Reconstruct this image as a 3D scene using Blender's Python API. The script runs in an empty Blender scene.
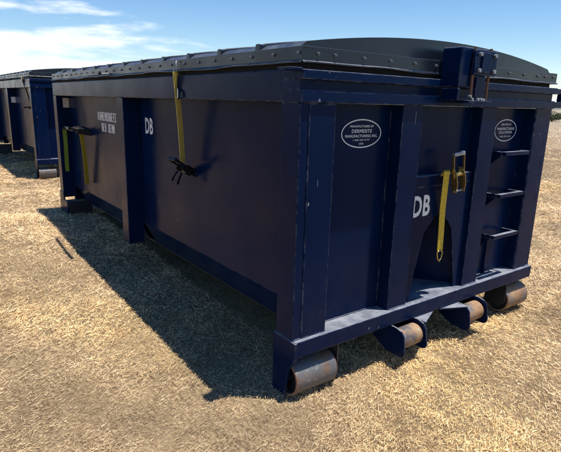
import bpy, math, random
import numpy as np
from mathutils import Vector, Matrix
random.seed(7)
rng = np.random.default_rng(11)
scene = bpy.context.scene
C = scene.collection

# ------------------------------------------------------------------ camera
cam_d = bpy.data.cameras.new('camera'); cam = bpy.data.objects.new('camera', cam_d); C.objects.link(cam)
YAW, PIT, ROL = 0.6406, -0.2458, 0.0269
fw = Vector((math.sin(YAW)*math.cos(PIT), math.cos(YAW)*math.cos(PIT), math.sin(PIT)))
rt = Vector((math.cos(YAW), -math.sin(YAW), 0)); up = rt.cross(fw)
r2 = rt*math.cos(ROL) + up*math.sin(ROL); u2 = -rt*math.sin(ROL) + up*math.cos(ROL)
cam.matrix_world = Matrix(((r2.x, u2.x, -fw.x, -1.5126), (r2.y, u2.y, -fw.y, -1.8963), (r2.z, u2.z, -fw.z, 1.5985), (0, 0, 0, 1)))
cam_d.sensor_width = 36; cam_d.sensor_fit = 'HORIZONTAL'; cam_d.lens = 36*496.35/561
cam_d.clip_start = 0.05; cam_d.clip_end = 6000
scene.camera = cam

# ------------------------------------------------------------------ light
SUNV = Vector((0.30, -0.26, 1.80)).normalized()          # towards the sun
elev = math.asin(SUNV.z); azim = math.atan2(SUNV.x, SUNV.y)
w = bpy.data.worlds.new('World'); scene.world = w; w.use_nodes = True
nt = w.node_tree; nt.nodes.clear()
def N(t, **k):
    n = nt.nodes.new(t)
    for a, b in k.items(): setattr(n, a, b)
    return n
out = N('ShaderNodeOutputWorld'); bg = N('ShaderNodeBackground'); sky = N('ShaderNodeTexSky', sky_type='NISHITA')
sky.sun_disc = False; sky.sun_elevation = elev; sky.sun_rotation = azim
sky.altitude = 50; sky.air_density = 1.0; sky.dust_density = 0.0; sky.ozone_density = 2.0
bg.inputs['Strength'].default_value = 0.088
# low bank of cloud towards the west, broken puffs above it
tc = N('ShaderNodeTexCoord'); sep = N('ShaderNodeSeparateXYZ'); nt.links.new(tc.outputs['Generated'], sep.inputs[0])
mp = N('ShaderNodeMapping'); mp.inputs['Scale'].default_value = (4.2, 4.2, 22.0); mp.inputs['Location'].default_value = (1.3, 4.4, .2)
nt.links.new(tc.outputs['Generated'], mp.inputs[0])
nz = N('ShaderNodeTexNoise'); nz.inputs['Scale'].default_value = 1.15; nz.inputs['Detail'].default_value = 9; nz.inputs['Roughness'].default_value = .55
nt.links.new(mp.outputs[0], nz.inputs['Vector'])
dt = N('ShaderNodeVectorMath', operation='DOT_PRODUCT'); dt.inputs[1].default_value = (-0.60, 0.80, 0)   # bank lies this way
nt.links.new(tc.outputs['Generated'], dt.inputs[0])
def M(op, a, b, clamp=False):
    m = N('ShaderNodeMath', operation=op, use_clamp=clamp)
    for i, v in enumerate((a, b)):
        if isinstance(v, (int, float)): m.inputs[i].default_value = v
        else: nt.links.new(v, m.inputs[i])
    return m.outputs[0]
az = N('ShaderNodeMapRange', interpolation_type='SMOOTHSTEP'); az.inputs[1].default_value = -.05; az.inputs[2].default_value = .88; nt.links.new(dt.outputs['Value'], az.inputs[0])
top = M('MULTIPLY_ADD', az.outputs[0], .140); nt.nodes[-1].inputs[2].default_value = .010          # height of the bank
hgt = M('DIVIDE', M('SUBTRACT', top, sep.outputs['Z']), .055)
dens = M('ADD', hgt, M('MULTIPLY', M('SUBTRACT', nz.outputs['Fac'], .52), 9.0))
cl = N('ShaderNodeMapRange', interpolation_type='SMOOTHSTEP'); cl.inputs[1].default_value = -.1; cl.inputs[2].default_value = 1.5; cl.inputs[4].default_value = .88
nt.links.new(dens, cl.inputs[0])
hs = N('ShaderNodeHueSaturation'); hs.inputs['Hue'].default_value = .505; hs.inputs['Saturation'].default_value = 1.27; hs.inputs['Value'].default_value = 1.20; nt.links.new(sky.outputs[0], hs.inputs['Color'])
mix = N('ShaderNodeMix', data_type='RGBA'); nt.links.new(cl.outputs[0], mix.inputs[0]); nt.links.new(hs.outputs[0], mix.inputs[6])
mix.inputs[7].default_value = (9.2, 9.7, 10.2, 1)
nt.links.new(mix.outputs[2], bg.inputs['Color']); nt.links.new(bg.outputs[0], out.inputs[0])

sd = bpy.data.lights.new('sun', 'SUN'); sd.energy = 5.0; sd.angle = math.radians(.53); sd.color = (1, .96, .89)
so = bpy.data.objects.new('sun', sd); C.objects.link(so); so.rotation_euler = SUNV.to_track_quat('Z', 'Y').to_euler(); so.location = (0, 0, 20)
scene.view_settings.view_transform = 'Standard'; scene.view_settings.look = 'None'
scene.view_settings.exposure = 0.46; scene.view_settings.gamma = 1.0

# ------------------------------------------------------------------ materials
class Mat:
    def __init__(s, name):
        s.m = bpy.data.materials.new(name); s.m.use_nodes = True; s.t = s.m.node_tree
        s.b = s.t.nodes['Principled BSDF']; s.tc = s.n('ShaderNodeTexCoord')
    def n(s, t, **k):
        n = s.t.nodes.new(t)
        for a, b in k.items(): setattr(n, a, b)
        return n
    def noise(s, scale, detail=4, rough=.55, vec=None, sc=None):
        n = s.n('ShaderNodeTexNoise'); n.inputs['Scale'].default_value = scale; n.inputs['Detail'].default_value = detail; n.inputs['Roughness'].default_value = rough
        v = vec or s.tc.outputs['Object']
        if sc:
            mp = s.n('ShaderNodeMapping'); mp.inputs['Scale'].default_value = sc; s.t.links.new(v, mp.inputs[0]); v = mp.outputs[0]
        s.t.links.new(v, n.inputs['Vector']); return n.outputs['Fac']
    def ramp(s, v, a, b, lo=0., hi=1.):
        r = s.n('ShaderNodeMapRange'); r.inputs[1].default_value = a; r.inputs[2].default_value = b; r.inputs[3].default_value = lo; r.inputs[4].default_value = hi
        s.t.links.new(v, r.inputs[0]); return r.outputs[0]
    def mix(s, f, a, b):
        m = s.n('ShaderNodeMix', data_type='RGBA')
        for i, v in ((0, f), (6, a), (7, b)):
            if isinstance(v, (int, float)): m.inputs[i].default_value = v
            elif isinstance(v, tuple): m.inputs[i].default_value = (*v, 1)
            else: s.t.links.new(v, m.inputs[i])
        return m.outputs[2]
    def math(s, op, a, b):
        m = s.n('ShaderNodeMath', operation=op, use_clamp=True)
        for i, v in enumerate((a, b)):
            if isinstance(v, (int, float)): m.inputs[i].default_value = v
            else: s.t.links.new(v, m.inputs[i])
        return m.outputs[0]
    def set(s, k, v):
        if isinstance(v, (int, float)): s.b.inputs[k].default_value = v
        elif isinstance(v, tuple): s.b.inputs[k].default_value = (*v, 1)
        else: s.t.links.new(v, s.b.inputs[k])
    def bump(s, h, strength, dist=.01, prev=None):
        b = s.n('ShaderNodeBump'); b.inputs['Strength'].default_value = strength; b.inputs['Distance'].default_value = dist
        s.t.links.new(h, b.inputs['Height'])
        if prev: s.t.links.new(prev, b.inputs['Normal'])
        s.t.links.new(b.outputs[0], s.b.inputs['Normal']); return b.outputs[0]

def steel_paint(name, col, rough=.24, dust_sunlit=.5, chips=True, spec=.5, wav=.35, film=.1, mud=0., edge=0.):
    m = Mat(name)
    tone = m.noise(1.4, 4)
    c = m.mix(m.ramp(tone, .3, .7), tuple(x*.82 for x in col), tuple(x*1.15 for x in col))
    # dust film: soft streaks running down plus blotches
    st = m.math('MULTIPLY', m.ramp(m.noise(1.0, 6, .6, sc=(7, 7, .7)), .42, .75), m.ramp(m.noise(1.1, 3), .35, .7))
    c = m.mix(m.math('MULTIPLY', st, film*1.8), c, (.24, .20, .16))
    c = m.mix(m.math('MULTIPLY', m.ramp(m.noise(.9, 5, .6), .35, .8), film), c, (.17, .15, .13))
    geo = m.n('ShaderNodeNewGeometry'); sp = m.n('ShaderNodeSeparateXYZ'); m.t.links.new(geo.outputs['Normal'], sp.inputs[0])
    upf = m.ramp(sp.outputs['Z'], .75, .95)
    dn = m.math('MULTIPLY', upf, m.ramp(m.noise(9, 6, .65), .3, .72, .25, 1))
    c = m.mix(m.math('MULTIPLY', dn, dust_sunlit), c, (.36, .37, .40))  # dust on upward faces, made paler to imitate sunlit ledges
    if mud:                                            # splashed dry mud low down
        so_ = m.n('ShaderNodeSeparateXYZ'); m.t.links.new(m.tc.outputs['Object'], so_.inputs[0])
        mk = m.math('MULTIPLY', m.ramp(so_.outputs['Z'], .85, .30), m.ramp(m.noise(5.5, 7, .65), .38, .72))
        c = m.mix(m.math('MULTIPLY', mk, mud), c, (.26, .20, .14))
    if edge:                                           # paint rubbed thin along the edges
        bv = m.n('ShaderNodeBevel', samples=4); bv.inputs['Radius'].default_value = .007
        dp = m.n('ShaderNodeVectorMath', operation='DOT_PRODUCT'); m.t.links.new(bv.outputs[0], dp.inputs[0]); m.t.links.new(geo.outputs['Normal'], dp.inputs[1])
        ew = m.math('MULTIPLY', m.ramp(dp.outputs['Value'], .985, .93), m.ramp(m.noise(14, 5, .7), .45, .62))
        c = m.mix(m.math('MULTIPLY', ew, edge), c, (.30, .31, .34))
    rg = m.ramp(m.noise(3.2, 6), .3, .75, rough*.8, rough*1.5)
    if chips:
        ch = m.ramp(m.noise(21, 2, .5, sc=(1, 1, .55)), .765, .78)
        sc = m.ramp(m.noise(5, 3, .5, sc=(9, 9, .6)), .755, .77)
        f = m.math('MAXIMUM', ch, sc)
        c = m.mix(m.math('MULTIPLY', f, .6), c, (.34, .36, .40)); 
    m.set('Base Color', c)
    ra = m.n('ShaderNodeMath', operation='ADD'); m.t.links.new(rg, ra.inputs[0]); m.t.links.new(m.math('MULTIPLY', dn, .35), ra.inputs[1]); m.set('Roughness', ra.outputs[0])
    m.set('Specular IOR Level', spec)
    b = m.bump(m.noise(2.1, 2, .4), wav, .012)
    m.bump(m.noise(160, 2), .06, .001, b)
    return m.m
def plain(name, col, rough=.5, metal=0, var=.2, scale=30, bump=0):
    m = Mat(name); n = m.noise(scale, 5, .6)
    m.set('Base Color', m.mix(m.ramp(n, .3, .7), tuple(x*(1-var) for x in col), tuple(min(1, x*(1+var)) for x in col)))
    m.set('Roughness', rough); m.set('Metallic', metal)
    if bump: m.bump(n, bump, .002)
    return m.m
def rusty(name, lo, hi, blue=0., paint=(.12, .135, .15)):
    m = Mat(name); n = m.noise(9, 8, .65)
    c = m.mix(m.ramp(n, .35, .65), lo, hi)
    g = m.ramp(m.noise(5.5, 5, .6), .50-blue*.2, .62-blue*.2)
    c = m.mix(m.math('MULTIPLY', g, .85), c, paint)
    c = m.mix(m.ramp(m.noise(34, 4, .6), .6, .7, 0, .7), c, (.36, .34, .30))
    m.set('Base Color', c); m.set('Roughness', m.ramp(n, .3, .7, .42, .8)); m.set('Metallic', m.math('MULTIPLY', g, .25)); m.bump(m.noise(50, 6), .4, .003)
    return m.m
NAVY = steel_paint('navy_gloss_paint', (.0012, .0105, .046), .21, film=.004, dust_sunlit=.8, spec=.065, wav=.5, mud=.05, edge=.5)
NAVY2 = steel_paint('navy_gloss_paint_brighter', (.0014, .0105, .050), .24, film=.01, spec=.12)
LID = steel_paint('lid_charcoal_paint', (.0085, .0135, .024), .26, dust_sunlit=.55, chips=False, wav=.2, film=.015, spec=.4)
RUST = rusty('rusted_roller_steel', (.19, .09, .04), (.36, .22, .115), -.15)
RUSTB = rusty('rusted_blue_roller_steel', (.24, .13, .06), (.34, .22, .12), .45, (.06, .075, .105))
WORN = rusty('worn_grey_roller_steel', (.13, .062, .03), (.24, .17, .12), .45)
DARK = plain('dark_underframe_paint', (.012, .014, .022), .5)
GALV = plain('galvanised_bolt', (.30, .31, .33), .4, .6)
BOLTM = plain('painted_bolt', (.13, .14, .16), .45, .3)
ZINC = plain('yellow_zinc_steel', (.50, .36, .13), .3, .85)
RODM = plain('rusty_threaded_rod', (.16, .07, .045), .6, .2, bump=.3)
YELL = plain('yellow_webbing', (.50, .36, .022), .7, 0, .22, 60, .3)
YELD = plain('brightened_yellow_webbing', (.78, .60, .14), .75, 0, .25, 60, .3)  # yellow lightened to stand in for light the shaded side strap lacks
DULL = plain('dull_tan_webbing', (.36, .28, .17), .8, 0, .25, 60, .3)
GREEN = plain('green_webbing', (.17, .24, .02), .7, 0, .2, 60, .3)
BLK = plain('black_ratchet_steel', (.012, .012, .014), .4)
SEAL = plain('black_rubber_seal', (.006, .006, .007), .9)
WHITE = plain('white_vinyl', (.68, .69, .72), .5, 0, .1, 40)
FADED = plain('faded_white_paint', (.58, .58, .60), .6, 0, .3, 18)
PINK = plain('faded_sticker', (.55, .48, .47), .6, 0, .15, 25)
DECAL = plain('decal_navy', (.004, .008, .030), .25)

# ------------------------------------------------------------------ mesh helpers
class MB:
    def __init__(s): s.v = []; s.f = []
    def add(s, vs, fs):
        o = len(s.v); s.v += [tuple(v) for v in vs]; s.f += [tuple(i+o for i in f) for f in fs]; return s
    def box(s, x0, x1, y0, y1, z0, z1):
        return s.add([(x, y, z) for x in (x0, x1) for y in (y0, y1) for z in (z0, z1)],
                     [(0, 1, 3, 2), (4, 6, 7, 5), (0, 4, 5, 1), (2, 3, 7, 6), (0, 2, 6, 4), (1, 5, 7, 3)])
    def prism(s, poly, axis, a, b):
        """poly in the two other axes (in xyz order), extruded along axis from a to b"""
        def P(u, v, t): return {'x': (t, u, v), 'y': (u, t, v), 'z': (u, v, t)}[axis]
        n = len(poly); vs = [P(u, v, a) for u, v in poly] + [P(u, v, b) for u, v in poly]
        fs = [tuple(range(n))[::-1], tuple(range(n, 2*n))] + [(i, (i+1) % n, n+(i+1) % n, n+i) for i in range(n)]
        return s.add(vs, fs)
    def tube(s, pts, r, n=10, cap=True):
        pts = [Vector(p) for p in pts]; rings = []
        for i, p in enumerate(pts):
            d = (pts[min(i+1, len(pts)-1)] - pts[max(i-1, 0)]).normalized()
            a = d.orthogonal().normalized() if i == 0 else (pa - d*pa.dot(d)).normalized()
            pa = a; b = d.cross(a); rings.append([p + (a*math.cos(t)+b*math.sin(t))*r for t in [2*math.pi*k/n for k in range(n)]])
        vs = [v for R in rings for v in R]; fs = []
        for i in range(len(pts)-1):
            for k in range(n): fs.append((i*n+k, i*n+(k+1) % n, (i+1)*n+(k+1) % n, (i+1)*n+k))
        if cap: fs += [tuple(range(n))[::-1], tuple(range((len(pts)-1)*n, len(pts)*n))]
        return s.add(vs, fs)
    def ribbon(s, pts, wv, th):
        """flat strap along pts, half-width vector wv, thickness th"""
        pts = [Vector(p) for p in pts]; wv = Vector(wv); vs = []; fs = []
        for i, p in enumerate(pts):
            d = (pts[min(i+1, len(pts)-1)] - pts[max(i-1, 0)]).normalized(); t = d.cross(wv).normalized()*th/2
            vs += [p-wv-t, p+wv-t, p+wv+t, p-wv+t]
        for i in range(len(pts)-1):
            for k in range(4): fs.append((i*4+k, i*4+(k+1) % 4, i*4+4+(k+1) % 4, i*4+4+k))
        n = len(pts)-1; fs += [(3, 2, 1, 0), (n*4, n*4+1, n*4+2, n*4+3)]
        return s.add(vs, fs)
    def mesh(s, name, mat):
        me = bpy.data.meshes.new(name); me.from_pydata(s.v, [], s.f); me.update()
        import bmesh
        b = bmesh.new(); b.from_mesh(me); bmesh.ops.recalc_face_normals(b, faces=b.faces); b.to_mesh(me); b.free()
        if mat: me.materials.append(mat)
        return me
    def build(s, name, mat, parent=None, bevel=.004, smooth=False, label=None):
        o = bpy.data.objects.new(name, s.mesh(name, mat)); C.objects.link(o); o.parent = parent
        if smooth: o.data.polygons.foreach_set('use_smooth', [True]*len(o.data.polygons))
        if bevel:
            bv = o.modifiers.new('bevel', 'BEVEL'); bv.width = bevel; bv.segments = 2; bv.limit_method = 'ANGLE'; bv.angle_limit = math.radians(40)
        if label: o['label'] = label
        return o
def box(name, mat, parent, *a, bevel=.004, label=None): return MB().box(*a).build(name, mat, parent, bevel, label=label)
def empty(name, loc, label, cat, group=None):
    o = bpy.data.objects.new(name, None); C.objects.link(o); o.location = loc; o['label'] = label; o['category'] = cat
    if group: o['group'] = group
    return o
def inst(name, me, loc, parent, rot=None):
    o = bpy.data.objects.new(name, me); C.objects.link(o); o.parent = parent; o.location = loc
    if rot: o.rotation_euler = rot
    return o
def text_mesh(txt, w, h, bold=0.0, shear=0.):
    """vertices of a text laid in (u, v), fitted to w x h and centred"""
    cu = bpy.data.curves.new('t', 'FONT'); cu.body = txt; cu.resolution_u = 3; cu.offset = bold; cu.shear = shear; cu.space_character = 1.08
    o = bpy.data.objects.new('t', cu); C.objects.link(o); bpy.context.view_layer.update()
    me = bpy.data.meshes.new_from_object(o.evaluated_get(bpy.context.evaluated_depsgraph_get()))
    vs = [v.co.copy() for v in me.vertices]; fs = [tuple(p.vertices) for p in me.polygons]
    bpy.data.objects.remove(o); bpy.data.curves.remove(cu); bpy.data.meshes.remove(me)
    x0 = min(v.x for v in vs); x1 = max(v.x for v in vs); y0 = min(v.y for v in vs); y1 = max(v.y for v in vs)
    return [((v.x-(x0+x1)/2)/(x1-x0)*w, (v.y-(y0+y1)/2)/(y1-y0)*h) for v in vs], fs

# ------------------------------------------------------------------ ground
def rise(y):                                     # the field climbs a little towards the far end of the row
    t = np.clip((y-.5)/4.6, 0, 1); return .125*t*t*(3-2*t)
def gheight(x, y):
    near = np.exp(-((x-1)**2+(y-3)**2)/400.)
    return near*(.007*np.sin(x*2.1+.7*np.sin(y*1.3))*np.cos(y*1.7+1) + .005*np.sin(x*5.3+y*2.2) + .004*np.sin(y*7.1-x*3.3)) - .006*near + rise(y)
def axis_pts(c):
    a = np.concatenate([np.arange(-6, 6, .12), np.geomspace(6, 2500, 50)]); a = np.concatenate([-np.geomspace(6, 2500, 50)[::-1][:-1], a]); return np.unique(a) + c
gx, gy = axis_pts(0.5), axis_pts(2.0)
X, Y = np.meshgrid(gx, gy, indexing='ij'); Z = gheight(X, Y)
me = bpy.data.meshes.new('ground'); nx, ny = X.shape
idx = np.arange(nx*ny).reshape(nx, ny)
q = np.stack([idx[:-1, :-1], idx[1:, :-1], idx[1:, 1:], idx[:-1, 1:]], -1).reshape(-1, 4)
me.vertices.add(nx*ny); me.vertices.foreach_set('co', np.stack([X, Y, Z], -1).ravel())
me.loops.add(q.size); me.loops.foreach_set('vertex_index', q.ravel()); me.polygons.add(len(q)); me.polygons.foreach_set('loop_start', np.arange(0, q.size, 4)); me.polygons.foreach_set('use_smooth', np.ones(len(q), bool)); me.update()
m = Mat('dry_mown_grass_ground')
big = m.noise(.55, 5, .6); med = m.noise(3.2, 6, .65); fib = m.noise(60, 4, .7, sc=(1, .35, 1)); fib2 = m.noise(75, 4, .7, sc=(.35, 1, 1)); farn = m.noise(.06, 5, .6)
c = m.mix(m.ramp(med, .3, .7), (.065, .042, .025), (.30, .21, .12))
c = m.mix(m.ramp(fib, .4, .7), c, (.40, .30, .17)); c = m.mix(m.ramp(fib2, .52, .75, 0, .8), c, (.12, .082, .045))
c = m.mix(m.ramp(big, .45, .65, 0, .6), c, (.13, .083, .046))
sp = m.n('ShaderNodeSeparateXYZ'); m.t.links.new(m.tc.outputs['Object'], sp.inputs[0])
dirt = m.math('MULTIPLY', m.ramp(sp.outputs['X'], 14, 30), m.ramp(farn, .35, .6, .35, 1))
c = m.mix(m.math('MULTIPLY', dirt, .8), c, m.mix(m.ramp(m.noise(.8, 6), .3, .7), (.30, .235, .165), (.40, .33, .26)))
m.set('Base Color', c); m.set('Roughness', .9); m.set('Specular IOR Level', .15)
b = m.bump(fib, .7, .012); b = m.bump(fib2, .6, .012, b); m.bump(med, .6, .03, b)
me.materials.append(m.m)
g = bpy.data.objects.new('ground', me); C.objects.link(g); g['kind'] = 'structure'

# loose cut straw: one mesh of thin bent blades, denser near the camera
def straw(name, n, rad, cx, cy, lw, ll, seed, lift, label):
    r = np.random.default_rng(seed)
    # even in distance from the viewer's standing place, so the density thins with distance
    m_ = int(n*2.6); rr = rad[0] + (rad[1]-rad[0])*r.random(m_)**rad[2]; a = YAW + r.uniform(-1.0, 1.0, m_)
    x = cx + rr*np.sin(a); y = cy + rr*np.cos(a)
    # thin patches
    k = np.sin(x*1.9+np.sin(y*1.1)*1.5)*np.sin(y*2.3+np.cos(x*1.4)*1.3)
    k2 = np.sin(x*6.1+2*np.sin(y*3.7))*np.sin(y*7.3+2*np.cos(x*4.9))
    tuft = .5+.28*k+.22*k2
    keep = (r.random(m_) < np.clip(-.05+1.1*tuft+.35*np.sin(x*13+2*np.sin(y*9))*np.sin(y*12+2*np.cos(x*11)), .42, 1)) & ~((x > .35) & (x < 2.1) & (y > .4) & (y < 4.6)); x, y, tuft, rr = x[keep][:n], y[keep][:n], tuft[keep][:n], rr[keep][:n]; n = len(x)
    ang = r.random(n)*2*np.pi*1.0 + .0; comb = r.random(n) < .45
    ang = np.where(comb, .5 + .9*np.sin(x*.8+y*.5) + r.normal(0, .45, n), ang)
    L = r.uniform(*ll, n)*(.75+.5*tuft); fs_ = .55+rr/4.5; Wd = r.uniform(*lw, n)*fs_; L = L*np.minimum(fs_, 2.2); tilt = np.abs(r.normal(0, lift, n)); bend = r.normal(0, .18, n)
    z = gheight(x, y) + r.uniform(.001, .016, n)*(.5+tuft)
    P = []
    for s in (0., .5, 1.):
        aa = ang + bend*s; P.append(np.stack([x+np.cos(aa)*L*s, y+np.sin(aa)*L*s, z+np.sin(tilt)*L*s - (s*s)*L*.22*np.minimum(1, tilt*2)], -1))
    roll = r.uniform(-1.1, 1.1, n)
    side = np.stack([-np.sin(ang)*np.cos(roll), np.cos(ang)*np.cos(roll), np.sin(roll)], -1)*Wd[:, None]/2
    V = np.stack([P[0]-side, P[0]+side, P[1]-side*.9, P[1]+side*.9, P[2]], 1)       # 5 verts
    me = bpy.data.meshes.new(name); me.vertices.add(n*5); me.vertices.foreach_set('co', V.ravel())
    o = (np.arange(n)*5)[:, None]
    loops = np.concatenate([o+np.array([[0, 1, 3, 2]]), o+np.array([[2, 3, 4]])], 1)   # 7 loops: quad+tri
    me.loops.add(n*7); me.loops.foreach_set('vertex_index', loops.ravel())
    st = np.stack([np.arange(n)*7, np.arange(n)*7+4], 1).ravel(); me.polygons.add(n*2); me.polygons.foreach_set('loop_start', st)
    me.update()
    pal = np.array([(.74, .555, .32), (.64, .465, .25), (.80, .65, .42), (.43, .285, .15), (.22, .14, .075), (.55, .41, .245)])
    pr = np.array([.24, .21, .17, .15, .13, .10]); ci = r.choice(len(pal), n, p=pr)
    col = pal[ci]*r.uniform(.8, 1.2, n)[:, None]
    dk = np.clip(.5-.9*(np.sin(x*1.3+1.7*np.sin(y*.9+1))*np.sin(y*1.6+1.2*np.cos(x*.8))), 0, 1)[:, None]
    dk2 = np.clip(.55+.6*np.sin(x*4.1+2.2*np.sin(y*2.7))*np.sin(y*4.7+2.*np.cos(x*3.1+1))+.5*np.sin(x*9.7+2.6*np.sin(y*6.1+x))*np.sin(y*11.3+2.4*np.cos(x*7.7)), 0, 1)[:, None]
    gold = np.clip(np.sin(x*1.1-.9*np.sin(y*1.7))*np.sin(y*1.2+1.1*np.cos(x*1.9)+2), 0, 1)[:, None]
    dk3 = np.clip(.5+.9*np.sin(x*2.3+1.9*np.sin(y*1.9+.6*x))*np.sin(y*2.6+2.1*np.cos(x*1.7-.5*y)+.8), 0, 1)[:, None]
    col = col*(.58+.28*dk+.44*dk2+.30*dk3)*r.uniform(.82, 1.18, (n, 1))*np.array([1.05, 1.0, .965])*(1+gold*np.array([.22, .18, -.05]))
    ca = me.color_attributes.new('tint', 'FLOAT_COLOR', 'POINT'); ca.data.foreach_set('color', np.concatenate([np.repeat(col, 5, 0), np.ones((n*5, 1))], 1).ravel())
    me.materials.append(STRAW)
    ob = bpy.data.objects.new(name, me); C.objects.link(ob); ob['kind'] = 'stuff'; ob['label'] = label; ob['category'] = 'straw'
    return ob
m = Mat('cut_straw'); at = m.n('ShaderNodeAttribute', attribute_name='tint'); m.set('Base Color', at.outputs['Color']); m.set('Roughness', .6); m.set('Specular IOR Level', .3); STRAW = m.m
straw('cut_straw', 760000, (.7, 12.5, 1.), -1.51, -1.90, (.0009, .0020), (.010, .036), 3, .36, 'dry golden cut grass lying loose around the containers')
straw('cut_straw', 120000, (11.5, 45., 1.4), -1.51, -1.90, (.0011, .0025), (.016, .048), 5, .32, 'coarser dry grass on the field beyond the containers')

# ------------------------------------------------------------------ container
W, L = 2.44, 4.98
ZB, ZR, Z1, ZT = .2609, .3565, 1.595, 1.750     # rail bottom, rail top, top-rail underside, top-rail top
ZF0, ZF1 = 1.780, 1.853                          # lid flange
D, PB = .150, .477                               # side panel recess, panel bottom
ROWS = 'roll off containers parked in a row'
def sill_x(x): return W - x

def mirror(b): # mirrored copy of the MB about the container's middle
    n = MB(); n.v = [(W-x, y, z) for x, y, z in b.v]; n.f = [f[::-1] for f in b.f]; return n

bolt_b = MB()
bolt_b.tube([(0, 0, 0), (0, -.008, 0)], .0075, 6); bolt_b.tube([(0, -.008, 0), (0, -.012, 0)], .0045, 6)
bolt_b.tube([(0, .001, 0), (0, -.0025, 0)], .0095, 10)
BOLT = bolt_b.mesh('bolt', BOLTM)

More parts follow.
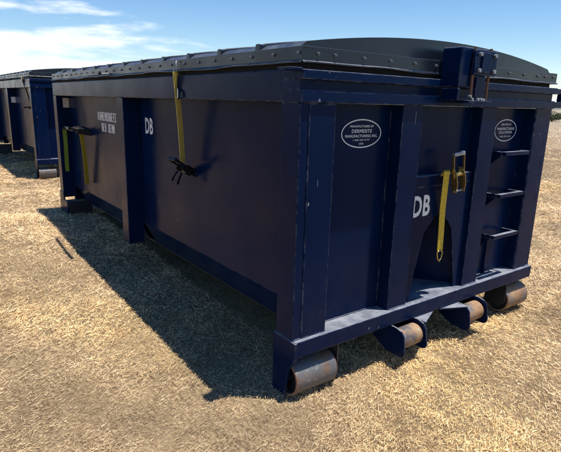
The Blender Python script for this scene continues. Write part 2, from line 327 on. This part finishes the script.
def dent(y, z):
    """how far the side sheet is pushed in: bowed between its posts, with a few knocks"""
    a, b = (.152, 2.453) if y < 2.53 else (2.612, L-.152)
    if not a < y < b or not PB < z < Z1: return 0.
    e = (math.sin(math.pi*(y-a)/(b-a))*math.sin(math.pi*(z-PB)/(Z1-PB)))**.6
    d = .007 + .003*math.sin(y*3.1+1)*math.sin(z*4.3) + .0016*math.sin(y*8.3+z*3)*math.sin(z*9.1-y)
    for cy, cz, r_, k in ((.62, .78, .16, .010), (1.95, .66, .20, .008), (.95, 1.30, .11, .005), (3.0, .80, .22, .010), (4.3, 1.35, .16, .007), (2.12, 1.05, .10, .005)):
        d += k*math.exp(-((y-cy)**2+(z-cz)**2)/r_**2)
    return e*d
def make_container(loc, label):
    t = empty('roll_off_container', loc, label, 'container', ROWS)
    for mir in (False, True):
        def B(b, name, mat, **k): return (mirror(b) if mir else b).build(name, mat, t, **k)
        # corner posts, front: hollow section with a welded cover plate
        B(MB().box(0, .232, 0, .150, ZR, Z1), 'corner_post', NAVY)
        B(MB().box(.058, .226, -.004, -.0005, ZR+.006, Z1-.004), 'cover_plate', NAVY, bevel=.0015)
        B(MB().box(0, .16, L-.15, L, .325, Z1), 'corner_post', NAVY)
        # intermediate side post
        B(MB().box(0, D-.002, 2.455, 2.610, .285, Z1), 'side_post', NAVY)
        # side panels and sloping skirt
        for (y0, y1) in ((.152, 2.453), (2.612, L-.152)):
            g_ = MB(); ny_, nz_ = 46, 22
            for i_ in range(ny_+1):
                for k_ in range(nz_+1):
                    yy, zz = y0+(y1-y0)*i_/ny_, PB+(Z1-PB)*k_/nz_; g_.v.append((D+dent(yy, zz), yy, zz))
            for i_ in range(ny_):
                for k_ in range(nz_): q_ = i_*(nz_+1)+k_; g_.f.append((q_, q_+1, q_+nz_+2, q_+nz_+1))
            B(g_, 'side_panel', NAVY, bevel=0, smooth=True)
            B(MB().prism([(D+.0005, PB-.001), (D+.010, PB-.001), (D+.125, ZB+.004), (D+.112, ZB)], 'y', y0, y1), 'lower_skirt', NAVY, bevel=0)
        B(MB().box(0, .16, .152, L-.001, Z1+.001, ZT), 'side_top_rail', NAVY, bevel=.006)
        # corner leg plate with roller
        B(MB().prism([(.155, .0), (.165, .02), (.165, ZR-.005), (-.032, ZR-.005), (-.032, .255), (.020, .17), (.050, .02), (.06, .0)] if not mir else [(.160, .10), (.160, ZB-.003), (.06, ZB-.003), (.07, .10)], 'x', -.006, .0105), 'leg_plate', NAVY, bevel=.003)
        B(MB().prism([(.155, .06), (.155, ZB-.003), (-.02, ZB-.003), (-.02, .10), (.03, .06)], 'x', .318, .328), 'roller_bracket', DARK, bevel=.002)
        rb = MB(); n = 56
        yc_, zc_ = .062, .104
        ro = B(rb.tube([(.014, yc_, zc_), (.306, yc_, zc_)], .102, n, cap=False).tube([(.306, yc_, zc_), (.014, yc_, zc_)], .091, n, cap=False), 'roller', RUST if mir else WORN, bevel=0)
        for x_, s_ in ((.0135, 1), (.3065, -1)):
            an = MB(); an.tube([(x_, yc_, zc_), (x_+s_*.003, yc_, zc_)], .1025, n, cap=False); m0 = len(an.v); an.tube([(x_, yc_, zc_), (x_+s_*.003, yc_, zc_)], .0905, n, cap=False)
            for k_ in range(n): an.f.append((k_, (k_+1) % n, m0+(k_+1) % n, m0+k_))
            B(an, 'roller_rim', RUST, bevel=0)
        B(MB().tube([(.045, yc_, zc_), (.275, yc_, zc_)], .0895, n), 'roller_hub', DARK, bevel=0)
        B(MB().tube([(.011, yc_, zc_), (.317, yc_, zc_)], .020, 14), 'axle', DARK, bevel=0)
        # rear leg housing with roller
        B(MB().prism([(L+.02, .115), (L+.02, .40), (L-.158, .40), (L-.165, .30), (L-.33, .290), (L-.34, .115)], 'x', -.008, .012), 'leg_plate', NAVY, bevel=.003)
        B(MB().box(.013, .30, L-.335, L-.325, .13, .290), 'leg_front_plate', DARK, bevel=.003)
        B(MB().tube([(.03, L-.16, .205), (.26, L-.16, .205)], .083, 40), 'roller', RUST, bevel=.004)
        # understructure
        B(MB().box(.80, .90, .04, L-.05, .155, ZB-.002), 'long_sill', DARK)
        # nose roller under the front rail
        nx0, nx1 = .770, .985
        for xx in (nx0, nx1):
            B(MB().prism([(.12, ZB-.003), (-.06, ZB+.0), (-.105, ZB-.012), (-.13, ZB-.04), (-.145, .115), (-.135, .088), (-.11, .078), (.00, .08), (.12, .14)], 'x', xx-.006, xx+.006), 'nose_plate', NAVY, bevel=.003)
        B(MB().tube([(nx0+.016, -.055, .168), (nx1-.016, -.055, .168)], .066, 48), 'nose_roller', RUST if mir else RUSTB, bevel=.004)
        B(MB().prism([(nx1+.007, -.115), (nx1+.007, .10), (nx1+.20, .10), (nx1+.20, -.026)], 'z', ZB-.014, ZB-.003), 'nose_gusset', NAVY, bevel=.002)
        # middle posts on the front end
        B(MB().box(.742, .915, 0, .088, ZR, Z1), 'end_post', NAVY)
        B(MB().box(.234, .740, .090, .098, ZR+.001, Z1), 'end_panel', NAVY, bevel=0)
        # corner bracket standing out past the side at the top
    # front bottom rail and its top ledge, top rails
    box('front_bottom_rail', NAVY, t, 0, W, -.030, .150, ZB, ZR, bevel=.006)
    box('upper_front_rail', NAVY, t, -.004, W+.004, -.022, .150, 1.703, ZT-.002, bevel=.005)
    box('front_rail_web', NAVY, t, -.0025, W+.0025, .012, .150, 1.6542, 1.7028, bevel=.002)
    box('lower_front_rail', NAVY, t, -.004, W+.004, -.014, .150, Z1+.002, 1.654, bevel=.005)
    # loop bracket past the right corner; stub past the left one
    lb = MB().box(W+.005, W+.34, -.018, .03, 1.706, ZT-.006); lb.box(W+.005, W+.34, -.012, .03, 1.603, 1.648); lb.box(W+.10, W+.14, -.010, .026, 1.6485, 1.7055)
    lb.build('loop_bracket', NAVY, t)
    box('corner_stub', NAVY, t, -.085, -.005, -.015, .075, 1.742, ZT+.004, bevel=.002)
    # centre bay of the front end: upper panel, cross rail, hook pocket
    box('end_panel', NAVY, t, .917, W-.917, .075, .083, 1.172, Z1, bevel=0)
    box('cross_rail', NAVY, t, .916, W-.916, .028, .074, 1.105, 1.172)
    pk = MB()
    xL, xR, xl, xr = .917, W-.917, 1.10, W-1.10
    pk.add([(xL, .085, 1.104), (xR, .085, 1.104), (xr, .34, .80), (xl, .34, .80)], [(0, 1, 2, 3)])
    pk.add([(xl, .34, .80), (xr, .34, .80), (xr, .34, ZR), (xl, .34, ZR)], [(0, 1, 2, 3)])
    pk.add([(xL, .085, 1.104), (xl, .34, .80), (xl, .34, ZR), (xL, .085, ZR)], [(0, 1, 2, 3)])
    pk.add([(xR, .085, 1.104), (xr, .34, .80), (xr, .34, ZR), (xR, .085, ZR)], [(0, 1, 2, 3)])
    pk.build('hook_pocket', NAVY, t, bevel=0)
    for sx in (0, 1):
        b = MB().prism([(xL, 1.104), (W/2-.0005, 1.104), (W/2-.0005, .915), (1.165, .90), (1.075, .80), (1.00, .50), (.975, ZR+.001), (xL, ZR+.001)], 'y', .030, .040)
        (mirror(b) if sx else b).build('pocket_side_plate', NAVY, t, bevel=.001)
    MB().prism([(xL, .151), (xR, .151), (xr+.02, .335), (xl-.02, .335)], 'z', ZR-.014, ZR-.003).build('pocket_floor', NAVY, t, bevel=.001)
    # ladder rungs on the right hand panel
    for z in (1.285, .985, .680):
        x0, x1 = 1.805, 2.120
        b = MB().box(x0, x1, -.040, -.008, z-.013, z+.013); b.box(x0, x0+.012, -.0078, .0895, z-.012, z+.012); b.box(x1-.012, x1, -.0078, .0895, z-.012, z+.012)
        r = b.build('ladder_rung', NAVY, t, bevel=.003)
        MB().prism([(.0894, z-.012), (-.006, z-.0125), (.0894, z-.11)], 'x', x0+.001, x0+.009).build('gusset', NAVY, r, bevel=0)
    box('ladder_strip', NAVY, t, 1.905, 1.925, .070, .0895, ZR+.002, .664, bevel=.002)
    # weld beads where posts meet the rails and along the cover plates
    rw = random.Random(5)
    def bead(p0, p1):
        p0, p1 = Vector(p0), Vector(p1); n_ = max(3, int((p1-p0).length/.02)); b_ = MB()
        b_.tube([p0.lerp(p1, k_/n_)+Vector((rw.uniform(-.0012, .0012), rw.uniform(-.0012, .0012), rw.uniform(-.0012, .0012))) for k_ in range(n_+1)], .0042, 6)
        b_.build('weld_bead', NAVY, t, bevel=0, smooth=True)
    for x0, x1 in ((.002, .230), (.744, .913), (W-.913, W-.744), (W-.230, W-.002)):
        bead((x0, -.001, ZR+.001), (x1, -.001, ZR+.001)); bead((x0, -.001, Z1), (x1, -.001, Z1))
    bead((.0565, -.001, ZR+.01), (.0565, -.001, Z1-.01)); bead((W-.0565, -.001, ZR+.01), (W-.0565, -.001, Z1-.01))
    bead((.236, .089, ZR+.002), (.738, .089, ZR+.002)); bead((.739, .0885, ZR+.01), (.739, .0885, Z1-.005)); bead((.233, .0885, ZR+.01), (.233, .0885, Z1-.005))
    bead((-.001, .003, Z1+.001), (-.001, .148, Z1+.001)); bead((-.001, 2.457, Z1), (-.001, 2.608, Z1)); bead((D-.001, .156, Z1), (D-.001, 2.45, Z1)); bead((D-.001, 2.615, Z1), (D-.001, L-.155, Z1))
    # floor, rear end
    box('floor_plate', DARK, t, .26, W-.26, .36, L-.05, ZB-.001, ZB+.012, bevel=0)
    box('tailgate_panel', NAVY, t, .161, W-.161, L-.06, L-.04, .24, Z1, bevel=0)
    for z in (.26, .75, 1.25): box('tailgate_rib', NAVY, t, .162, W-.162, L-.039, L-.004, z, z+.1)
    box('rear_top_rail', NAVY, t, .161, W-.161, L-.12, L-.001, Z1+.001, ZT-.001)
    # ---- lid
    lx0, lx1, ly0, ly1 = .004, W+.012, .006, L-.01
    hw = (lx1-lx0)/2; xc = (lx0+lx1)/2
    def arc(x):
        e = min(x-lx0-.02, lx1-.02-x)                       # shoulder along both edges, then a shallow bow
        return ZF1 + .028*min(1, max(0, e)/.045) + .090*max(0, 1-((x-xc)/(hw-.06))**2)
    xs = [lx0+.020, lx0+.042] + [lx0+.065 + (lx1-lx0-.13)*i/22 for i in range(23)] + [lx1-.042, lx1-.020]; K = len(xs)-1
    sk = MB(); ya, yb = ly0+.045, ly1-.045
    vs = [(x, y, arc(x)) for y in (ya, yb) for x in xs] + [(x, y, ZF1-.02) for y in (ya, yb) for x in xs]
    n = K+1; fs = []
    for i in range(K):
        fs += [(i, i+1, n+i+1, n+i), (2*n+i, 2*n+i+1, i+1, i), (n+i, n+i+1, 3*n+i+1, 3*n+i)]
    sk.add(vs, fs); lid = sk.build('lid', LID, t, bevel=0)
    for k in range(1, 12):
        yc = .41*k; rb = MB(); prof = [(-.020, -.004), (-.017, .008), (-.010, .013), (.010, .013), (.018, .008), (.024, -.004)]
        P = len(prof); vs = [(x, yc+a, (arc(x)+h if 1 < i < K-1 else (arc(xs[2])-.006+h if h > 0 else ZF1-.002))) for i, x in enumerate(xs) for a, h in prof]; fs = []
        for i in range(K):
            for j in range(P-1): fs.append((i*P+j, i*P+j+1, (i+1)*P+j+1, (i+1)*P+j))
        fs += [tuple(range(P)), tuple(range(K*P, K*P+P))[::-1]]
        rb.add(vs, fs).build('lid_rib', LID, lid, bevel=0)
    def flange(name, axis, a, b, pos, sgn):
        """vertical band with a top ledge running inwards and a turned out bottom lip"""
        s = sgn
        prof = [(pos, ZF0+.010), (pos-s*.014, ZF0+.002), (pos-s*.014, ZF0-.004), (pos+s*.010, ZF0-.004), (pos+s*.010, ZF1-.008), (pos+s*.075, ZF1-.008), (pos+s*.075, ZF1), (pos, ZF1)]
        b_ = MB(); n_ = int((b-a)/.06); P_ = len(prof); rw = random.Random(int(pos*1000)+n_)
        for k_ in range(n_+1):
            tt = a+(b-a)*k_/n_; wz = .0035*math.sin(tt*4.3+rw.random()*.6)+.0025*math.sin(tt*11.+1.3); wz *= math.sin(math.pi*k_/n_)**.3
            for q_, (u_, z_) in enumerate(prof):
                dz = wz if q_ in (1, 2) else wz*.3 if q_ in (0, 3) else 0; du = -s*wz*.9 if q_ in (1, 2) else 0
                b_.v.append((tt, u_+du, z_+dz) if axis == 'x' else (u_+du, tt, z_+dz))
        for k_ in range(n_):
            for q_ in range(P_): b_.f.append((k_*P_+q_, k_*P_+(q_+1) % P_, (k_+1)*P_+(q_+1) % P_, (k_+1)*P_+q_))
        b_.f += [tuple(range(P_)), tuple(range(n_*P_, n_*P_+P_))[::-1]]
        return b_.build(name, LID, lid, bevel=.002)
    flange('lid_flange', 'x', lx0+.001, lx1-.001, ly0, 1); flange('lid_flange', 'x', lx0+.001, lx1-.001, ly1, -1)
    flange('lid_flange', 'y', ly0-.001, ly1+.001, lx0, 1); flange('lid_flange', 'y', ly0-.001, ly1+.001, lx1, -1)
    for x in (.10, .21, .41, .61, .81, 1.0, 1.60, 1.79, 1.98, 2.17, 2.28, 2.40): inst('bolt', BOLT, (x, ly0-.0005, 1.823), lid)
    for k in range(25): 
        y = .03 + .202*k; inst('bolt', BOLT, (lx0-.0005, y, 1.823), lid, (0, 0, -math.pi/2)); inst('bolt', BOLT, (lx1+.0005, y, 1.823), lid, (0, 0, math.pi/2))
    # sealing strip under the lid flange
    b = MB().box(.03, W-.03, .03, .10, ZT+.0005, ZF0+.03); b.box(.03, .10, .101, L-.05, ZT+.0005, ZF0+.03); b.box(W-.10, W-.03, .101, L-.05, ZT+.0005, ZF0+.03); b.build('lid_seal', SEAL, t, bevel=0)
    # bar handle standing out from the left flange
    hb = MB().tube([(lx0, 2.76, 1.80), (-.085, 2.76, 1.795)], .005, 6); hb.tube([(lx0, 3.44, 1.80), (-.085, 3.44, 1.795)], .005, 6); hb.box(-.105, -.075, 2.74, 3.46, 1.785, 1.803)
    hb.build('bar_handle', LID, lid, bevel=0)
    # ---- clamp block on the front of the lid
    cb = MB().box(1.150, 1.405, -.130, .003, 1.705, 1.925).build('lid_clamp', NAVY, t, bevel=.008)
    box('face_plate', NAVY, cb, 1.225, 1.445, -.168, -.152, 1.775, 1.912, bevel=.003)
    box('face_plate', NAVY, cb, 1.285, 1.375, -.178, -.1685, 1.79, 1.90, bevel=.003)
    box('lower_plate', NAVY, cb, 1.29, 1.385, -.146, -.131, 1.640, 1.765, bevel=.003)
    MB().prism([(-.131, 1.70), (-.131, 1.63), (-.015, 1.63), (-.015, 1.70)], 'x', 1.147, 1.165).build('side_lug', NAVY, cb)
    for x in (1.255, 1.415):
        MB().tube([(x, -.141, 1.635), (x, -.141, 1.930)], .0085, 8).build('threaded_rod', RODM, cb, bevel=0)
    for x, z in ((1.262, 1.888), (1.412, 1.888), (1.262, 1.80), (1.412, 1.80)):
        MB().tube([(x, -.1685, z), (x, -.184, z)], .012, 6).build('nut', GALV, cb, bevel=0)
    for x, z in ((1.225, 1.655), (1.245, 1.640), (1.305, 1.640), (1.335, 1.640), (1.36, 1.638)):
        MB().tube([(x, -.148, z), (x, -.168, z)], .009, 6).build('nut', GALV, cb, bevel=0)
    box('clamp_foot', NAVY, cb, 1.20, 1.44, -.170, -.023, 1.618, 1.632, bevel=.002)
    for o_ in [cb]:
        o_.location.x = -.105
    return t

c1 = make_container((0, 0, 0), 'large navy steel container with white DB lettering and white oval plates')

def kids(o): return [c for c in bpy.data.objects if c.parent == o]
def copy_tree(o, parent=None):
    c = o.copy(); C.objects.link(c); c.parent = parent
    for k in kids(o): copy_tree(k, c)
    return c
c2 = copy_tree(c1); c2.location = (.265, 7.80, .125); c2['label'] = 'navy steel container behind the DB one, second in the row'
c3 = copy_tree(c1); c3.location = (1.05, 15.6, .125); c3['label'] = 'navy steel container farthest off, last in the row of three'
for o in kids(c2):                                 # its front end parts get a slightly stronger blue
    if o.name.split('.')[0] in ('end_post', 'end_panel', 'cover_plate', 'upper_front_rail', 'lower_front_rail', 'front_bottom_rail', 'hook_pocket', 'cross_rail'):
        o.data = o.data.copy(); o.data.materials[0] = NAVY2

for cc in (c2, c3):                                # these two stand level: their rear feet reach down to the same ground
    for o in kids(cc):
        nm = o.name.split('.')[0]
        if nm in ('leg_plate', 'leg_front_plate', 'roller') and sum(v.co.y for v in o.data.vertices)/len(o.data.vertices) > L-.4:
            if nm == 'roller': o.location.z = -.117
            else: o.scale.z = .40/.285; o.location.z = -.115*.40/.285
# ---- lettering and stickers on the first container
def deck(name, parts, frame, mat, off):
    """flat shapes (list of (verts2d, faces)) laid on a plane; frame(u, v, off) -> xyz"""
    b = MB()
    for vs, fs in parts: b.add([frame(u, v, off) for u, v in vs], fs)
    o = bpy.data.objects.new(name, b.mesh(name, mat)); C.objects.link(o); o.parent = c1
    return o
def side_frame(y, z): return lambda u, v, o: (D-o+dent(y-u, z+v), y-u, z+v)
def front_frame(x, z, yy): return lambda u, v, o: (x+u, yy-o, z+v)
def shift(p, du, dv): vs, fs = p; return [(u+du, v+dv) for u, v in vs], fs
deck('lettering', [text_mesh('DB', .165, .135, .03)], side_frame(2.255, 1.365), WHITE, .002)['label'] = 'white DB lettering on the side'
deck('lettering', [text_mesh('DB', .170, .135, .03, .0)], front_frame(1.022, .985, .030), WHITE, .0015)['label'] = 'white DB lettering on the front end'
# two rows of condensed white capitals, too worn to read
def strokes(n, wid, hgt, seed, lo, hi):
    r = random.Random(seed); vs = []; fs = []; cw = wid/n
    def rc(u0, u1, v0, v1):
        o = len(vs); vs.extend([(u0, v0), (u1, v0), (u1, v1), (u0, v1)]); fs.append((o, o+1, o+2, o+3))
    for i in range(lo, hi):
        u = -wid/2+i*cw; s = cw*.36; h = hgt/2
        k = r.choice('EHNUEHB')
        rc(u, u+s, -h, h); 
        if k in 'HNUB': rc(u+cw*.56, u+cw*.90, -h, h)
        if k in 'EB': rc(u+s, u+cw*.75 if k == 'E' else u+cw*.56, h*.74, h); rc(u+s, u+cw*.56, -h*.13, h*.13); rc(u+s, u+cw*.75 if k == 'E' else u+cw*.56, -h, -h*.74)
        if k == 'H': rc(u+s, u+cw*.56, -h*.14, h*.14)
        if k == 'U': rc(u+s, u+cw*.56, -h, -h*.74)
        if k == 'N': rc(u+s, u+cw*.56, h*.0, h*.45)
    return vs, fs
for p_ in (shift(strokes(11, .60, .088, 4, 0, 1), 0, .052), shift(strokes(11, .60, .088, 4, 1, 11), .012, .052), shift(strokes(8, .43, .088, 9, 0, 3), .02, -.062), shift(strokes(8, .43, .088, 9, 4, 8), .02, -.062)): deck('lettering', [p_], side_frame(3.39, 1.345), FADED, .002)['label'] = 'worn illegible white capitals'
def ring(a, b, th, n=48):
    vs = []; fs = []
    for k in range(n):
        t_ = 2*math.pi*k/n; vs += [(a*math.cos(t_), b*math.sin(t_)), ((a-th)*math.cos(t_), (b-th)*math.sin(t_))]
    for k in range(n): j = (k+1) % n; fs.append((2*k, 2*j, 2*j+1, 2*k+1))
    return vs, fs
def disc(a, b, n=48): return [(a*math.cos(2*math.pi*k/n), b*math.sin(2*math.pi*k/n)) for k in range(n)], [tuple(range(n))]
for (x, z, a, rows) in ((.512, 1.437, .156, (('MANUFACTURED BY', .185, .012, .040), ('DERMESITE', .155, .019, .014), ('MANUFACTURING INC.', .252, .015, -.013), ('1 800 555 0177', .13, .009, -.035), ('USA', .036, .011, -.055))),
                     (1.985, 1.437, .146, (('SERVICED BY', .135, .013, .042), ('MANUFACTURING', .225, .019, .012), ('SOLUTIONS', .175, .017, -.014), ('1 800 555 0142', .15, .011, -.043)))):
    pl = deck('maker_plate', [disc(a, .079)], front_frame(x, z, .090), NAVY, .0015)
    pr = [ring(a, .079, .0065)] + [shift(text_mesh(tx, w_, h_, .012), 0, v_) for tx, w_, h_, v_ in rows]
    d = deck('plate_print', pr, front_frame(x, z, .090), WHITE, .0027); d.parent = pl
st = MB().box(.075, .147, L-.1525, L-.1515, 1.455, 1.570).build('sticker', PINK, c1, bevel=0); st['label'] = 'faded pale sticker on the far post'
MB().box(.06, .145, 2.4535, 2.4545, 1.30, 1.42).build('sticker', WHITE, c2, bevel=0)

# ------------------------------------------------------------------ ratchet straps
def wave(p0, p1, n, amp, ph=0.):
    p0, p1 = Vector(p0), Vector(p1); r = []
    for i in range(n+1):
        t_ = i/n; r.append(p0.lerp(p1, t_) + Vector((0, amp*math.sin(t_*5+ph)*.6, 0)) + Vector((amp*math.sin(t_*4+ph), 0, 0)))
    return r
def ratchet(root, at, rot, mat, s=1.):
    """buckle: two side cheeks, mandrel, release bar, handle with grip"""
    a = Vector(at); R = Matrix.Rotation(rot[2], 3, 'Z') @ Matrix.Rotation(rot[1], 3, 'Y') @ Matrix.Rotation(rot[0], 3, 'X')
    def put(b, name, m, **k):
        b.v = [tuple(a + R @ (Vector(v)*s)) for v in b.v]; return b.build(name, m, root, **k)
    poly = [(-.020, -.075), (.012, -.075), (.026, -.03), (.026, .02), (.010, .055), (-.020, .055)]
    for x in (-.030, .027): put(MB().prism(poly, 'x', x, x+.003), 'cheek', mat, bevel=.001)
    put(MB().tube([(-.040, .004, .02), (.040, .004, .02)], .010, 12), 'mandrel', mat, bevel=0)
    put(MB().tube([(-.036, 0, -.065), (.036, 0, -.065)], .006, 8), 'bolt', GALV, bevel=0)
    for x in (-.037, .034): put(MB().prism([(0, .0), (.012, .0), (.022, .12), (.005, .125)], 'x', x, x+.003), 'handle_arm', mat, bevel=.001)
    put(MB().box(-.037, .037, .004, .026, .120, .140), 'handle_grip', mat if mat is BLK else GALV, bevel=.004)
def strap(label, pts, wv, mat, loc, **kw):
    t = empty('ratchet_strap', loc, label, 'strap', None); l = Vector(loc)
    MB().ribbon([Vector(p)-l for p in pts], wv, .003).build('webbing', mat, t, bevel=0)
    return t
# hanging on the side near the DB lettering
s1 = strap('yellow ratchet strap hooked on the lid flange beside the DB lettering on the side', wave((-.020, 1.335, 1.775), (.075, 1.445, 1.145), 14, .004), (.026, .015, 0), YELD, (0, 1.335, 1.12))
l1 = Vector((0, 1.335, 1.12))
def rel(*p): return tuple(Vector(p)-l1)
MB().tube([rel(-.018, 1.335, 1.765), rel(-.020, 1.31, 1.785), rel(-.022, 1.318, 1.835), rel(-.006, 1.335, 1.845), rel(-.022, 1.350, 1.835), rel(-.020, 1.358, 1.785), rel(-.018, 1.335, 1.765)], .004, 6).build('hook', GALV, s1, bevel=0, smooth=True)
MB().ribbon([rel(-.012, 1.325, 1.665), rel(-.022, 1.30, 1.645), rel(-.024, 1.30, 1.61), rel(-.012, 1.335, 1.60)], (.004, .014, 0), .002).build('label_tag', WHITE, s1, bevel=0)
ratchet(s1, rel(.092, 1.435, 1.095), (math.radians(62), 0, math.radians(-75)), BLK, 1.15)
MB().box(*[v for k_ in range(3) for v in (rel(.062, 1.400, 1.065)[k_], rel(.122, 1.462, 1.125)[k_])]).build('webbing_roll', BLK, s1, bevel=.012)
MB().ribbon([rel(.08, 1.45, 1.12), rel(.05, 1.50, 1.075), rel(.035, 1.545, 1.02), rel(.04, 1.56, 1.0)], (.012, .006, 0), .003).build('loose_end', BLK, s1, bevel=0)
MB().ribbon([rel(.085, 1.45, 1.10), rel(.06, 1.465, 1.05), rel(.05, 1.49, .995), rel(.055, 1.495, .98)], (.012, .006, 0), .003).build('loose_end', BLK, s1, bevel=0)
# farther along the side
s2 = strap('yellow ratchet strap hanging low on the side beside the far post', wave((.055, 4.02, 1.19), (.11, 4.10, .60), 12, .008), (.024, .010, 0), YELL, (.08, 4.05, .60))
l1 = Vector((.08, 4.05, .60))
ratchet(s2, rel(.085, 4.03, 1.20), (math.radians(80), 0, math.radians(-90)), BLK, 1.3)
MB().ribbon([rel(.09, 4.0, 1.22), rel(.05, 4.12, 1.245), rel(.07, 4.3, 1.20), rel(.11, 4.42, 1.23), rel(.10, 4.60, 1.20), rel(.06, 4.8, 1.215)], (0, .004, .022), .003).build('loose_end', BLK, s2, bevel=0)
s3 = strap('green strap hanging on the far corner post of the container', wave((.06, L-.172, 1.19), (.07, L-.165, .66), 10, .006, 1.), (.024, 0, 0), GREEN, (.06, L-.17, .66))
l1 = Vector((.06, L-.17, .66)); ratchet(s3, rel(.075, L-.20, 1.20), (math.radians(80), 0, 0), BLK, .8)
# on the front end
s4 = strap('bright yellow ratchet strap with gold buckle hanging in the front bay', [(1.205, .022, 1.165), (1.193, -.006, 1.205), (1.172, -.024, 1.20), (1.176, -.020, 1.10), (1.203, .0, .95), (1.222, .006, .80), (1.235, .010, .665)], (.029, 0, 0), YELL, (1.28, 0, .62))
l1 = Vector((1.28, 0, .62))
MB().tube([rel(1.235, .010, .668), rel(1.207, .010, .652), rel(1.217, .010, .612), rel(1.237, .008, .588), rel(1.257, .010, .612), rel(1.265, .010, .652), rel(1.235, .010, .668)], .005, 6).build('hook', ZINC, s4, bevel=0, smooth=True)
ratchet(s4, rel(1.285, -.030, 1.150), (math.radians(4), math.radians(8), math.radians(170)), ZINC, 1.22)
MB().tube([rel(1.268, .0, 1.17), rel(1.30, -.035, 1.18)], .014, 8).build('release_bar', YELL, s4, bevel=0)
# on the second container
s5 = strap('pale faded strap hooked on the lid of the second container', wave((.235, 8.35, 1.91), (.35, 8.28, 1.40), 8, .004), (.016, .016, 0), DULL, (.3, 8.3, 1.37))
l1 = Vector((.3, 8.3, 1.37)); ratchet(s5, rel(.365, 8.27, 1.38), (math.radians(100), 0, math.radians(-90)), BLK, 1.2)

# ------------------------------------------------------------------ far field: bushes and low hills
m = Mat('scrub_leaves'); oi = m.n('ShaderNodeAttribute', attribute_name='tint'); m.set('Base Color', oi.outputs['Color']); m.set('Roughness', .6); LEAF = m.m
BARK = plain('bush_bark', (.10, .07, .045), .9)
def leaf_mesh(seed, n, rx, rz):
    r = np.random.default_rng(seed); nb = 26
    ca = r.random(nb)*2*np.pi; cr = np.sqrt(r.random(nb))*rx*.75; cz = (.25+.6*r.random(nb))*rz*(1-.45*(cr/rx)**2)
    k = r.integers(0, nb, n); d = r.normal(0, 1, (n, 3)); d /= np.linalg.norm(d, axis=1)[:, None]; q = r.random(n)**.4
    P = np.stack([np.cos(ca[k])*cr[k], np.sin(ca[k])*cr[k], cz[k]], -1) + d*q[:, None]*np.array([rx*.34, rx*.34, rz*.26]); P[:, 2] = np.maximum(P[:, 2], .03)
    s = r.uniform(.05, .11, n); a = r.normal(0, 1, (n, 3)); a /= np.linalg.norm(a, axis=1)[:, None]; b = np.cross(a, r.normal(0, 1, (n, 3))); b /= np.linalg.norm(b, axis=1)[:, None]
    V = np.stack([P-a*s[:, None], P+b*s[:, None]*.5, P+a*s[:, None], P-b*s[:, None]*.5], 1).reshape(-1, 3)
    me = bpy.data.meshes.new('foliage'); me.vertices.add(n*4); me.vertices.foreach_set('co', V.ravel()); me.loops.add(n*4); me.loops.foreach_set('vertex_index', np.arange(n*4)); me.polygons.add(n); me.polygons.foreach_set('loop_start', np.arange(0, n*4, 4)); me.update()
    col = np.array([(.045, .075, .022)])*r.uniform(.55, 1.5, n)[:, None] + np.array([(.02, .012, 0.)])*r.random(n)[:, None]
    at = me.color_attributes.new('tint', 'FLOAT_COLOR', 'POINT'); at.data.foreach_set('color', np.concatenate([np.repeat(col, 4, 0), np.ones((n*4, 1))], 1).ravel())
    me.materials.append(LEAF); return me
LM = [leaf_mesh(20+i, 2600, 1.7, 1.5) for i in range(3)]
sm = MB()
for k in range(6):
    a = k*1.05; sm.tube([(0, 0, -.05), (.25*math.cos(a), .25*math.sin(a), .4), (.8*math.cos(a+.2), .8*math.sin(a+.2), .95)], .03, 6)
SM = sm.mesh('stem', BARK)
cp = np.array([-1.51, -1.9])
for k in range(10):
    az_ = math.radians(58.0 + 2.2*k + random.uniform(-.6, .6)); ds = 64 + random.uniform(-4, 5)
    sc_ = random.uniform(.7, 1.15)
    e = empty('scrub_bush', (cp[0]+math.sin(az_)*ds, cp[1]+math.cos(az_)*ds, .12), 'low dark green scrub bush at the edge of the pale dirt field', 'bush', 'scrub bushes beyond the dirt')
    e.scale = (sc_*1.3, sc_*1.3, sc_*1.2); e.rotation_euler.z = random.random()*6
    inst('foliage', LM[k % 3], (0, 0, 0), e); inst('stem', SM, (0, 0, 0), e)
# low ridge on the skyline
hv = []; hf = []; n = 160
for i in range(n+1):
    a = 2*math.pi*i/n; h = 4.0 + 2.5*math.sin(a*5+1)+1.5*math.sin(a*11)+1.*math.sin(a*23+2)
    for rr, z in ((700, -.5), (860, max(1.5, h)), (1100, -.5)): hv.append((rr*math.sin(a), rr*math.cos(a), z))
for i in range(n):
    for j in range(2): hf.append((i*3+j, i*3+j+1, i*3+j+4, i*3+j+3))
m = Mat('far_scrub_hills'); m.set('Base Color', m.mix(m.ramp(m.noise(.02, 6), .35, .65), (.11, .125, .11), (.20, .18, .13))); m.set('Roughness', .95)
h = MB().add(hv, hf).build('hills', m.m, None, 0, True); h['kind'] = 'structure'
